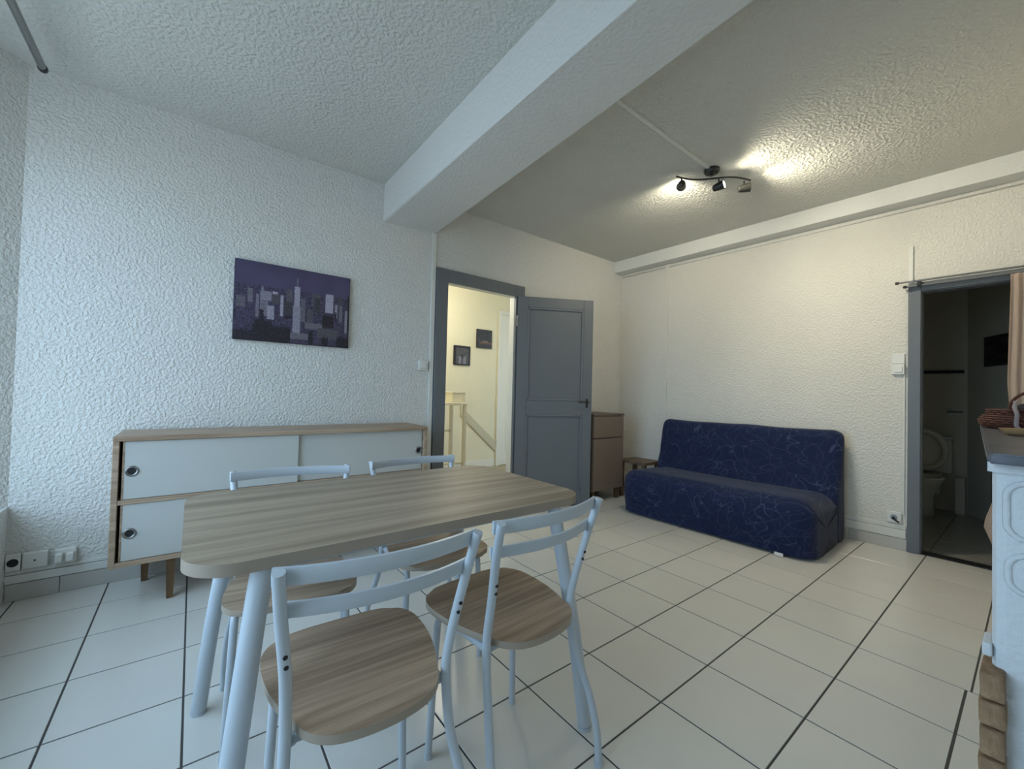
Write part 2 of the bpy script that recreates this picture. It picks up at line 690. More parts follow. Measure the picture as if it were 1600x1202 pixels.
# door casing of the grey door
def casing(name, label, x0, x1, top, w, d, m, fn_loc, rz, depth=0.07):
    t = struct_empty(name, label, fn_loc, rz)
    obj('side_jamb', bx(x0 - w, x0 + 0.012, -d, 0.0, 0, top + w, 0.004), m, t)
    obj('side_jamb', bx(x1 - 0.012, x1 + w, -d, 0.0, 0, top + w, 0.004), m, t)
    obj('head', bx(x0 + 0.012, x1 - 0.012, -d, 0.0, top - 0.012, top + w, 0.004), m, t)
    obj('lining', bx(x0, x0 + 0.012, 0.0, depth, 0, top, 0.002), M_TRIMW, t)
    obj('lining', bx(x1 - 0.012, x1, 0.0, depth, 0, top, 0.002), M_TRIMW, t)
    obj('lining', bx(x0 + 0.012, x1 - 0.012, 0.0, depth, top - 0.012, top, 0.002), M_TRIMW, t)
    return t


ct = casing('trim_5', 'dark grey painted casing round the open grey door', DX0, DX1, DTOP, 0.098, 0.030, M_GREY, (0, YA, 0), 0)

# the grey door leaf, swung open into the room
HX, HY = 2.475, YA - 0.034
EX, EY = 3.156, 2.757
ang = math.atan2(EY - HY, EX - HX)
W = math.hypot(EX - HX, EY - HY)
leaf = struct_empty('door_1', 'dark grey two-panel door standing open beside the sofa', (HX, HY, 0), ang)
Z0, Z1 = 0.012, 2.045
st = 0.098
for a0, a1 in ((0, st), (W - st, W)):
    obj('stile', bx(a0, a1, -0.018, 0.018, Z0, Z1, 0.002, 1), M_GREY, leaf)
for z0, z1 in ((Z0, 0.16), (0.90, 1.03), (Z1 - 0.10, Z1)):
    obj('rail', bx(st + 0.0006, W - st - 0.0006, -0.0175, 0.0175, z0, z1, 0.002, 1), M_GREY, leaf)
for z0, z1 in ((0.16, 0.90), (1.03, Z1 - 0.10)):
    obj('panel', bx(st, W - st, -0.006, 0.006, z0, z1), M_GREY, leaf)
    bm = bmesh.new()
    for f in (-1, 1):
        for (a, b, c, d) in ((st, W - st, z0, z0 + 0.022), (st, W - st, z1 - 0.022, z1)):
            box(bm, ((a + b) / 2, f * 0.012, (c + d) / 2), (b - a, 0.016, d - c), 0.005, 2)
        for a in (st + 0.011, W - st - 0.011):
            box(bm, (a, f * 0.012, (z0 + z1) / 2), (0.022, 0.016, z1 - z0), 0.005, 2)
    obj('panel_moulding', bm, M_GREY, leaf)
hd = obj('handle_plate', bx(W - 0.064, W - 0.040, -0.022, -0.018, 0.97, 1.06, 0.002, 1), M_DKSTEEL, leaf)
bm = bmesh.new()
tube(bm, catmull([(W - 0.052, -0.022, 1.03), (W - 0.052, -0.060, 1.03), (W - 0.075, -0.068, 1.03), (W - 0.155, -0.066, 1.03)], 5), 0.008, 10)
auto_smooth(obj('handle_lever', bm, M_DKSTEEL, leaf))
bm = bmesh.new()
tube(bm, catmull([(W - 0.052, 0.018, 1.03), (W - 0.052, 0.055, 1.03), (W - 0.075, 0.062, 1.03), (W - 0.155, 0.060, 1.03)], 5), 0.008, 10)
auto_smooth(obj('handle_lever', bm, M_DKSTEEL, leaf))
for z in (0.25, 1.80):
    bm = bmesh.new()
    tube(bm, [(-0.004, -0.020, z - 0.05), (-0.004, -0.020, z + 0.05)], 0.008, 10, Vector((1, 0, 0)))
    auto_smooth(obj('hinge', bm, M_STEEL, leaf))

# grey casing of the toilet doorway (frame of the sofa wall: local x into the wall, local y along it)
t = struct_empty('trim_6', 'grey painted casing of the toilet doorway', (XW0, 0, 0), ANG_B)
w_, d_ = 0.062, 0.022
for a0, a1 in ((WY1 - 0.006, WY1 + w_), (WY0 - w_, WY0 + 0.006)):
    obj('side_jamb', bx(-d_, 0, a0, a1, 0, WTOP + w_, 0.004), M_GREY, t)
obj('head', bx(-d_, 0, WY0 + 0.006, WY1 - 0.006, WTOP - 0.006, WTOP + w_, 0.004), M_GREY, t)
obj('lining', bx(0, 0.10, WY1 - 0.012, WY1, 0, WTOP, 0.002), M_GREY, t)
obj('lining', bx(0, 0.10, WY0, WY0 + 0.012, 0, WTOP, 0.002), M_GREY, t)
obj('lining', bx(0, 0.10, WY0 + 0.012, WY1 - 0.012, WTOP - 0.012, WTOP, 0.002), M_GREY, t)
obj('threshold', bx(-0.005, 0.10, WY0 + 0.002, WY1 - 0.002, 0.0, 0.006, 0.002), M_DKSTEEL, t)

# conduits and wires fixed to the walls
bm = bmesh.new()
sweep(bm, [(1.545, 1.402, ZC - 0.006), (2.80, 1.413, ZC - 0.006)], [(-0.010, -0.006), (0.010, -0.006), (0.010, 0.006), (-0.010, 0.006)])
struct(obj('trim_7', bm, M_TRIMW), 'thin white conduit across the ceiling to the spotlights')
bm = bx(1.560, 1.597, YA - 0.016, YA, 0.15, 2.44, 0.003)
struct(obj('trim_8', bm, M_TRIMW), 'white vertical cable duct beside the grey door casing')
bm = bx(-0.012, 0, 0.572, 0.594, 1.995, 2.27, 0.002)
struct(obj('trim_9', bm, M_TRIMW, loc=(XW0, 0, 0), rz=ANG_B), 'short white conduit above the toilet doorway')
bm = bx(-0.008, 0, 0.612, 0.622, 0.26, 1.31, 0.002)
struct(obj('trim_10', bm, M_TRIMW, loc=(XW0, 0, 0), rz=ANG_B), 'thin white cable cover under the light switch')
bm = bmesh.new()
tube(bm, [(-0.006, 0.05, 2.548), (-0.006, YA - 0.02, 2.548)], 0.005, 8)
struct(obj('trim_11', bm, M_TRIMW, loc=(XW0, 0, 0), rz=ANG_B), 'thin white cable under the cornice')
bm = bx(-0.014, 0, 2.530, 2.570, 0.185, 2.579, 0.004)
struct(obj('trim_12', bm, M_WALL_B, loc=(XW0, 0, 0), rz=ANG_B), 'shallow plastered pipe chase on the sofa wall')

# window in the window wall
win = struct_empty('window_1', 'tall white french window', (WIN_X - 0.10, 0, 0))
n_leaf = 4
lw = (WIN_Y1 - WIN_Y0) / n_leaf
obj('window_frame', bx(-0.03, 0.03, WIN_Y0, WIN_Y1, WIN_H - 0.05, WIN_H, 0.004), M_TRIMW, win)
obj('window_frame', bx(-0.03, 0.03, WIN_Y0, WIN_Y1, WIN_Z, WIN_Z + 0.06, 0.004), M_TRIMW, win)
for k in range(n_leaf + 1):
    yy = WIN_Y0 + k * lw
    obj('window_frame', bx(-0.03, 0.03, max(WIN_Y0, yy - 0.035), min(WIN_Y1, yy + 0.035), WIN_Z + 0.06, WIN_H - 0.05, 0.004), M_TRIMW, win)
for k in range(n_leaf):
    a, b = WIN_Y0 + k * lw + 0.035, WIN_Y0 + (k + 1) * lw - 0.035
    obj('rail', bx(-0.02, 0.02, a, b, 1.40, 1.44, 0.003), M_TRIMW, win)
    for z0, z1 in ((WIN_Z + 0.06, 1.40), (1.44, WIN_H - 0.05)):
        obj('pane', bx(-0.003, 0.003, a, b, z0, z1), M_GLASS, win)

# ------------------------------------------------------------------ hall behind the grey door
HYF = 5.0
bm = bx(1.0, 5.2, YA + 0.0, HYF + 0.1, -0.06, -0.001)
M_HALLF = oak('hall_floor_vinyl', rgb(176, 164, 140), rgb(140, 128, 106), 0, 0.6)
struct(obj('floor_hall', bm, M_HALLF), 'beige floor of the hall behind the grey door')
struct(obj('wall_hall_far', bx(1.0, 5.2, HYF, HYF + 0.1, 0, 2.7), M_HALLW), 'cream far wall of the hall')
struct(obj('wall_hall_left', bx(0.98, 1.08, YA + 0.07, HYF, 0, 2.7), M_HALLW), 'cream left wall of the hall')
struct(obj('wall_hall_right', bx(5.1, 5.2, YA + 0.07, HYF, 0, 2.7), M_HALLW), 'cream right wall of the hall')
struct(obj('ceiling_hall', bx(0.98, 5.2, YA + 0.07, HYF + 0.1, 2.6, 2.7), M_HALLW), 'cream ceiling of the hall')
bm = bx(1.1, 3.58, HYF - 0.014, HYF, 0, 0.11, 0.003)
struct(obj('baseboard_hall', bm, M_TRIMW), 'pale skirting of the hall wall')
# sloped grey band, a thin raised strip on the hall wall
bm = bmesh.new()
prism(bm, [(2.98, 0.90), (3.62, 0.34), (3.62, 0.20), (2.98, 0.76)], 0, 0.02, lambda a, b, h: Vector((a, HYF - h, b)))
struct(obj('trim_13', bm, mat('sloped_grey_band', rgb(192, 188, 166), 0.6)), 'sloped grey band low on the hall wall')
# white door in the hall
d2 = struct_empty('door_2', 'white panelled door at the right of the hall', (3.60, HYF, 0))
obj('side_jamb', bx(0, 0.06, -0.03, 0, 0, 2.34, 0.004), M_TRIMW, d2)
obj('side_jamb', bx(0.86, 0.92, -0.03, 0, 0, 2.34, 0.004), M_TRIMW, d2)
obj('head', bx(0.06, 0.86, -0.03, 0, 2.28, 2.34, 0.004), M_TRIMW, d2)
obj('leaf', bx(0.062, 0.858, -0.02, 0, 0.01, 2.278, 0.002), M_TRIMW, d2)
for z0, z1 in ((0.2, 0.8), (0.95, 1.55), (1.68, 2.18)):
    obj('panel', bx(0.17, 0.75, -0.027, -0.02, z0, z1, 0.006), M_TRIMW, d2)

# small prints in the hall
def print_mesh(w, h, nx, ny, fn):
    """flat printed face in the local XZ plane, facing -y, colours from fn(u, v) in srgb 0-255"""
    bm = bmesh.new()
    lay = bm.loops.layers.float_color.new('print')
    vs = [[bm.verts.new((w * (i / nx - 0.5), 0, h * (j / ny - 0.5))) for i in range(nx + 1)] for j in range(ny + 1)]
    for j in range(ny):
        for i in range(nx):
            f = bm.faces.new((vs[j][i], vs[j][i + 1], vs[j + 1][i + 1], vs[j + 1][i]))
            c = fn((i + 0.5) / nx, (j + 0.5) / ny)
            for l in f.loops:
                l[lay] = rgb(*c)
    return bm


M_PRINT = mat('printed_canvas', (0.1, 0.1, 0.1, 1), 0.45)
a_ = N(M_PRINT, 'ShaderNodeVertexColor', layer_name='print')
L(M_PRINT, a_.outputs[0], bsdf(M_PRINT).inputs['Base Color'])
M_CANVS = mat('canvas_side', rgb(40, 38, 50), 0.7)


def small_a(u, v):
    rnd = noise.noise(Vector((u * 7, v * 7, 3)))
    if 0.12 < u < 0.88 and 0.08 < v < 0.9:
        if abs(u - 0.36) < 0.07 and v < 0.42 or abs(u - 0.62) < 0.08 and v < 0.46:
            return (112, 112, 128)
        if abs(u - 0.5) < 0.05 and 0.35 < v < 0.58:
            return (20, 20, 24)
        k = 70 + 18 * rnd
        return (k, k, k + 6)
    return (22, 20, 24)


def small_b(u, v):
    rnd = noise.noise(Vector((u * 9, v * 9, 8)))
    if 0.2 < v < 0.33 and u > 0.15:
        return (96 + 20 * rnd, 70, 52)
    if 0.33 <= v < 0.4 and 0.35 < u < 0.72:
        return (120, 108, 96)
    k = 42 + 22 * rnd
    return (k, k * 0.95, k * 0.9)


def canvas(name, label, x, y, z, w, h, fn, nx, ny, t=0.025):
    c = thing(name, label, 'picture', (x, y, z))
    obj('stretched_frame', bx(-w / 2, w / 2, -t, -0.001, -h / 2, h / 2, 0.002, 1), M_CANVS, c)
    o = obj('print', print_mesh(w - 0.004, h - 0.004, nx, ny, fn), M_PRINT, c)
    o.location = (0, -t - 0.0006, 0)
    return c


canvas('wall_canvas', 'small square dark print with a pale pair, lower of two hall prints', 2.975, HYF, 1.609, 0.265, 0.272, small_a, 18, 18)
canvas('wall_canvas', 'small square brown black print, higher of two hall prints', 3.345, HYF, 1.878, 0.265, 0.272, small_b, 18, 18)

# high white table in the hall with a white box
M_CREAM = mat('cream_white_lacquer', rgb(226, 222, 204), 0.4)
ht = thing('high_table', 'high white metal-legged table seen through the grey doorway', 'table', (2.20, 4.15, 0))
obj('table_top', bx(-0.26, 0.27, -0.17, 0.18, 0.945, 0.975, 0.004), M_CREAM, ht)
for px in (-0.23, 0.245):
    for py in (-0.145, 0.155):
        obj('leg', bx(px - 0.018, px + 0.018, py - 0.018, py + 0.018, 0, 0.945, 0.003), M_CREAM, ht)
obj('cross_rail', bx(-0.212, 0.227, 0.147, 0.163, 0.62, 0.65, 0.003), M_CREAM, ht)
obj('cross_rail', bx(-0.212, 0.227, -0.153, -0.137, 0.28, 0.31, 0.003), M_CREAM, ht)
wb = thing('storage_box', 'small white box standing on the high hall table', 'box', (2.40, 4.16, 0.9755))
obj('box_body', bx(-0.085, 0.085, -0.10, 0.10, 0, 0.10, 0.006), M_CREAM, wb)
obj('lid', bx(-0.088, 0.088, -0.103, 0.103, 0.1003, 0.125, 0.005), M_CREAM, wb)

# ------------------------------------------------------------------ toilet room behind the sofa wall
WX1 = 6.2
bm = bmesh.new()
prism(bm, [(xw(0) + 0.10, -0.4), (WX1 + 0.1, -0.4), (WX1 + 0.1, 1.3), (xw(1.3) + 0.10, 1.3)], -0.06, -0.0022)
f2 = struct(obj('floor_toilet', bm, M_GROUT), 'tiled floor of the dark toilet room')
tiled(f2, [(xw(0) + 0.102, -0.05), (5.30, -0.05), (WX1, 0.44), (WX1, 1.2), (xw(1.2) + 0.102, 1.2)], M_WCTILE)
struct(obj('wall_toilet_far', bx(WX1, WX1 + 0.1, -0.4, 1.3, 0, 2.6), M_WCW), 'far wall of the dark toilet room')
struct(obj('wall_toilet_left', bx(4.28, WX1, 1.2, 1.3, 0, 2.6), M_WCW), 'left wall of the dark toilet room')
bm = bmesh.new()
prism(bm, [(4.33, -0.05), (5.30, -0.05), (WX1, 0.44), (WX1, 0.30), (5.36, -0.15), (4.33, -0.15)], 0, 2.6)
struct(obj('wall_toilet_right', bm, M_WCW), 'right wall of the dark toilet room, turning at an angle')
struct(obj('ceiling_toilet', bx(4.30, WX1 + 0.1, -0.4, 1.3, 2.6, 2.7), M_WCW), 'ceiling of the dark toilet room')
# picture on the angled wall
ag = math.atan2(0.49, 0.90)
cpt = Vector((5.30, -0.05)).lerp(Vector((WX1, 0.44)), 0.45)
nrm = Vector((-math.sin(ag), math.cos(ag)))
pc = thing('wall_picture', 'dark black and grey picture in the toilet room', 'picture', (cpt.x, cpt.y, 1.60), ag + PI)


def dark_pic(u, v):
    r = noise.noise(Vector((u * 3, v * 9, 1)))
    return (12, 12, 12) if r > -0.05 else (44, 44, 40)


obj('stretched_frame', bx(-0.27, 0.27, -0.02, -0.001, -0.14, 0.14, 0.002, 1), M_DARK, pc)
o = obj('print', print_mesh(0.536, 0.276, 24, 14, dark_pic), M_PRINT, pc)
o.location = (0, -0.0207, 0)

# toilet
tl = thing('toilet', 'white toilet with raised seat in the dark toilet room', 'toilet', (5.62, 0.72, 0), 0)


def ell(rx, ry, z, cx=0.0, n=28):
    return [Vector((cx + rx * math.cos(2 * PI * i / n), ry * math.sin(2 * PI * i / n), z)) for i in range(n)]


def loft(bm, rings, cap=True):
    R = [[bm.verts.new(p) for p in r] for r in rings]
    n = len(R[0])
    for a, b in zip(R, R[1:]):
        for j in range(n):
            f = bm.faces.new((a[j], a[(j + 1) % n], b[(j + 1) % n], b[j]))
            f.smooth = True
    if cap:
        bm.faces.new(list(reversed(R[0])))
        bm.faces.new(R[-1])


bm = bmesh.new()
loft(bm, [ell(0.15, 0.11, 0, 0.10), ell(0.13, 0.095, 0.10, 0.10), ell(0.13, 0.10, 0.20, 0.08), ell(0.20, 0.15, 0.32, 0.03),
          ell(0.235, 0.18, 0.385, 0.0), ell(0.24, 0.185, 0.40, 0), ell(0.19, 0.14, 0.40, 0), ell(0.15, 0.11, 0.30, 0), ell(0.07, 0.05, 0.22, 0.02)])
obj('bowl', bm, M_PORC, tl)
obj('cistern', bx(0.36, 0.55, -0.19, 0.19, 0.40, 0.74, 0.02, 3), M_PORC, tl)
obj('cistern_base', bx(0.20, 0.52, -0.12, 0.12, 0.20, 0.40, 0.02, 3), M_PORC, tl)
obj('cistern_lid', bx(0.352, 0.558, -0.198, 0.198, 0.7405, 0.765, 0.008), M_PORC, tl)
# lid and seat ring, standing up leaning on the cistern
tilt = Matrix.Translation((0.245, 0, 0.415)) @ Matrix.Rotation(math.radians(-7), 4, 'Y')
bm = bmesh.new()
pts = [(0.185 * math.sin(a) * (1 - 0.06 * math.cos(a)), 0.215 - 0.215 * math.cos(a)) for a in [2 * PI * i / 32 for i in range(32)]]
prism(bm, pts, 0.028, 0.046, lambda a, b, h: tilt @ Vector((h, a, b)))
obj('lid', bm, M_PORC, tl, smooth=False)
bm = bmesh.new()
ringp = [tilt @ Vector((0.010, x * 0.86, 0.215 + (z - 0.215) * 0.88)) for x, z in pts]
R = []
for i, p in enumerate(ringp):
    tdir = (ringp[(i + 1) % 32] - ringp[i - 1]).normalized()
    s = tdir.cross(Vector((1, 0, 0))).normalized()
    R.append([bm.verts.new(p + s * 0.026 * math.cos(a) + Vector((1, 0, 0)) * 0.012 * math.sin(a)) for a in [2 * PI * k / 8 for k in range(8)]])
for i in range(32):
    a, b = R[i], R[(i + 1) % 32]
    for k in range(8):
        f = bm.faces.new((a[k], a[(k + 1) % 8], b[(k + 1) % 8], b[k]))
        f.smooth = True
obj('seat', bm, M_PORC, tl)
bm = bmesh.new()
tube(bm, [(WX1 - 0.03, 0.46, 1.43), (WX1 - 0.03, 1.19, 1.43)], 0.016, 10)
auto_smooth(tag(obj('wall_pipe', bm, M_DARK), 'dark horizontal pipe across the toilet room wall', 'pipe'))
hr = thing('paper_holder', 'small chrome paper holder on the toilet room wall', 'paper holder', (WX1, 0.56, 1.02))
bm = bmesh.new()
lathe(bm, [(0.028, -0.012), (0.028, 0)], 16, axis='X')
auto_smooth(obj('mount', bm, M_STEEL, hr))
bm = bmesh.new()
tube(bm, catmull([(-0.008, 0, 0), (-0.07, 0, 0), (-0.085, -0.015, 0), (-0.085, -0.10, 0)], 4), 0.009, 8)
auto_smooth(obj('arm', bm, M_STEEL, hr))
pb = obj('pipe_casing', bx(WX1 - 0.14, WX1 - 0.001, 0.445, 0.515, 0.0, 0.36, 0.006), M_WCW)
tag(pb, 'low boxed pipe casing beside the toilet', 'casing')

# ------------------------------------------------------------------ dining table
tb = thing('dining_table', 'grey oak laminate dining table on splayed white steel legs', 'table', (0.555, 1.330, 0))
TZ = 0.75
outl = []
for x, y in rrect(1.115, 0.695, 0.095, 10):
    outl.append((x + math.copysign(0.012 * (1 - (y / 0.3475) ** 2), x) if abs(x) > 0.46 else x, y))
bm = bmesh.new()
prism(bm, outl, TZ - 0.027, TZ - 0.001)
es = [e for e in bm.edges if abs(e.verts[0].co.z - e.verts[1].co.z) < 1e-5]
bmesh.ops.bevel(bm, geom=es, offset=0.006, segments=3, affect='EDGES')
top = obj('table_top', bm, M_TABLE, tb)
top.data.materials.append(M_EDGE)
for p in top.data.polygons:
    if p.normal.z < 0.6:
        p.material_index = 1
auto_smooth(top, 50)
bm = bmesh.new()
for sy in (-1, 1):
    box(bm, (0, sy * 0.27, TZ - 0.042), (0.86, 0.022, 0.030), 0.003)
for s_ in (-1, 1):
    box(bm, (s_ * 0.42, 0, TZ - 0.042), (0.022, 0.52, 0.030), 0.003)
obj('under_frame', bm, M_METALW, tb)
for s_ in (-1, 1):
    for sy in (-1, 1):
        bm = bmesh.new()
        path = catmull([(s_ * 0.425, sy * 0.318, TZ - 0.028), (s_ * 0.433, sy * 0.324, 0.665), (s_ * 0.452, sy * 0.345, 0.52),
                        (s_ * 0.478, sy * 0.375, 0.30), (s_ * 0.505, sy * 0.405, 0.012)], 7)
        tube(bm, path, 0.0225, 16, Vector((1, 0, 0)))
        lg = auto_smooth(obj('leg', bm, M_METALW, tb), 50)
        bm = bmesh.new()
        lathe(bm, [(0.0235, 0), (0.0235, 0.011)], 16, (s_ * 0.505, sy * 0.405, 0.0))
        auto_smooth(obj('foot_cap', bm, M_METALW, lg))

# ------------------------------------------------------------------ dining chairs
def seat_outline():
    pts = [(0, 0.205), (0.09, 0.203), (0.15, 0.185), (0.185, 0.135), (0.190, 0.06), (0.178, -0.03), (0.153, -0.11), (0.130, -0.165),
           (0.082, -0.200), (0, -0.212)]
    full = pts + [(-x, y) for x, y in pts[-2:0:-1]]
    n = len(full)
    out = []
    for i in range(n):
        for k in range(4):
            t = k / 4
            a, b, c, d = [Vector(full[(i + q) % n]) for q in (-1, 0, 1, 2)]
            p = 0.5 * ((2 * b) + (c - a) * t + (2 * a - 5 * b + 4 * c - d) * t * t + (3 * b - a - 3 * c + d) * t ** 3)
            out.append((p.x, p.y))
    return out


def make_chair(label):
    t = thing('dining_chair', label, 'chair')
    bm = bmesh.new()
    prism(bm, seat_outline(), 0.444, 0.462)
    es = [e for e in bm.edges if abs(e.verts[0].co.z - e.verts[1].co.z) < 1e-5]
    bmesh.ops.bevel(bm, geom=es, offset=0.004, segments=2, affect='EDGES')
    s = obj('seat', bm, M_SEAT, t)
    s.data.materials.append(M_EDGE)
    for p in s.data.polygons:
        if p.normal.z < 0.6:
            p.material_index = 1
    auto_smooth(s, 50)
    for yy in (-0.12, 0.10):
        bm = bmesh.new()
        tube(bm, [(-0.152, yy, 0.431), (0.152, yy, 0.431)], 0.009, 8)
        obj('cross_bar', bm, M_METALW, t)
    for s_ in (-1, 1):
        bm = bmesh.new()
        path = catmull([(s_ * 0.195, -0.212, 0.789), (s_ * 0.186, -0.185, 0.70), (s_ * 0.172, -0.155, 0.58), (s_ * 0.166, -0.134, 0.485),
                        (s_ * 0.166, -0.132, 0.43), (s_ * 0.172, -0.150, 0.32), (s_ * 0.192, -0.190, 0.20), (s_ * 0.200, -0.215, 0.10),
                        (s_ * 0.200, -0.225, 0.010)], 6)
        tube(bm, path, 0.0112, 14, Vector((0, 1, 0)))
        lg = auto_smooth(obj('leg', bm, M_METALW, t), 50)
        bm = bmesh.new()
        lathe(bm, [(0.0135, 0.0), (0.0135, 0.014)], 14, (s_ * 0.200, -0.225, 0))
        auto_smooth(obj('foot_cap', bm, M_METALW, lg))
        for z in (0.622, 0.600):
            yy = -0.164 - (0.622 - z) * -0.25
            bm = bmesh.new()
            lathe(bm, [(0.0042, -0.003), (0.0042, 0.0)], 10, (s_ * 0.1755 - (0.622 - z) * s_ * 0.12, yy - 0.0112, z), 'Y')
            obj('bolt', bm, M_DARK, lg)
        # front leg runs out of the side rail under the seat
        bm = bmesh.new()
        path = catmull([(s_ * 0.153, -0.125, 0.430), (s_ * 0.153, 0.0, 0.430), (s_ * 0.153, 0.085, 0.428), (s_ * 0.155, 0.113, 0.405),
                        (s_ * 0.157, 0.118, 0.36), (s_ * 0.163, 0.122, 0.20), (s_ * 0.170, 0.126, 0.010)], 6)
        tube(bm, path, 0.011, 12, Vector((1, 0, 0)))
        lg = auto_smooth(obj('leg', bm, M_METALW, t), 50)
        bm = bmesh.new()
        lathe(bm, [(0.012, 0.0), (0.012, 0.014)], 12, (s_ * 0.170, 0.126, 0))
        auto_smooth(obj('foot_cap', bm, M_METALW, lg))
    # two bowed flat back rails, fixed in front of the posts
    for z, wd, nm, h, off in ((0.774, 0.202, 'top_rail', 0.016, 0.0), (0.706, 0.193, 'back_rail', 0.014, 0.010)):
        yb = -0.190 + (0.78 - z) * 0.28
        path = [(wd * q, yb - 0.040 * (1 - q * q), z) for q in [i / 9 - 1 for i in range(19)]]
        bm = bmesh.new()
        e = 0.0065
        sweep(bm, path, [(-e, -h + 0.004), (-e + 0.003, -h), (e - 0.003, -h), (e, -h + 0.004), (e, h - 0.004), (e - 0.003, h), (-e + 0.003, h), (-e, h - 0.004)],
              Vector((0, 0, 1)), True)
        auto_smooth(obj(nm, bm, M_METALW, t), 40)
    return t


GRP = 'dining chairs around the table'
ch = make_chair('white steel dining chair with oak seat nearest the camera, left of two')
ch['group'] = GRP
ch.location = (0.328, 0.990, 0)
ch.rotation_euler.z = math.radians(-2.5)
dup(ch, (0.772, 1.014, 0), math.radians(4.2), 'white steel dining chair on the near side of the table, right of two', GRP)
dup(ch, (0.290, 1.566, 0), math.radians(180 - 8), 'far side dining chair pushed under the table, in front of sideboard', GRP)
dup(ch, (0.815, 1.568, 0), math.radians(180 - 1), 'far side dining chair nearest the grey doorway, pushed under table', GRP)

# ------------------------------------------------------------------ sideboard
sb = thing('sideboard', 'low white and oak sideboard with round finger pulls along left wall', 'sideboard', (-0.295, 2.735, 0))
SW, SD, S0, S1 = 1.655, 0.395, 0.205, 0.842
tk = 0.024
obj('top', bx(0, SW, -0.004, SD, S1 - tk, S1, 0.002), M_SBOAK, sb)
obj('bottom', bx(tk, SW - tk, 0, SD, S0, S0 + tk, 0.002), M_SBOAK, sb)
for a in (0, SW - tk):
    obj('side_panel', bx(a, a + tk, 0, SD, S0, S1 - tk, 0.002), M_SBOAK, sb)
obj('back_panel', bx(tk, SW - tk, SD - 0.012, SD - 0.004, S0 + tk, S1 - tk), M_SBWHITE, sb)
obj('shelf', bx(tk, SW - tk, 0.002, SD - 0.014, 0.508, 0.530, 0.002), M_SBOAK, sb)


def pull2(par, x, z, y):
    bm = bmesh.new()
    prof = [(0.015, 0.0005), (0.017, -0.004), (0.022, -0.006), (0.026, -0.004), (0.027, 0.0005)]
    n = 28
    R = []
    for r_, h_ in prof:
        R.append([bm.verts.new((x + r_ * math.cos(2 * PI * i / n), y + h_, z + r_ * math.sin(2 * PI * i / n))) for i in range(n)])
    for a, b in zip(R, R[1:]):
        for j in range(n):
            f = bm.faces.new((a[j], a[(j + 1) % n], b[(j + 1) % n], b[j]))
            f.smooth = True
    obj('finger_pull', bm, M_STEEL, par)
    bm = bmesh.new()
    lathe(bm, [(0.0155, -0.0015), (0.0155, 0.0)], 24, (x, y, z), 'Y')
    obj('pull_hollow', bm, M_DARK, par)


for z0, z1 in ((0.532, S1 - tk - 0.002), (S0 + tk + 0.002, 0.506)):
    dl = obj('sliding_door', bx(tk + 0.020, 0.812, 0.010, 0.026, z0, z1, 0.002), M_SBWHITE, sb)
    pull2(dl, 0.072, (z0 + z1) / 2 - 0.005, 0.010)
    obj('edge_strip', bx(tk + 0.012, tk + 0.0198, 0.010, 0.026, z0, z1), M_SBOAK, dl)
    dr = obj('sliding_door', bx(0.800, SW - tk - 0.004, 0.030, 0.046, z0, z1, 0.002), M_SBWHITE, sb)
    pull2(dr, SW - 0.052, (z0 + z1) / 2 - 0.005, 0.030)
for lx, ly, dx in ((0.235, 0.030, 0.0), (0.115, 0.345, 0.0), (SW - 0.235, 0.030, 0.0), (SW - 0.115, 0.345, 0.0)):
    bm = bmesh.new()
    sweep(bm, [(lx, ly, 0), (lx + dx, ly, S0)], lambda q: [(a * (0.7 + 0.3 * q), b * (0.7 + 0.3 * q)) for a, b in ((-0.019, -0.019), (0.019, -0.019), (0.019, 0.019), (-0.019, 0.019))], Vector((1, 0, 0)))
    obj('leg', bm, M_WALNUT, sb)


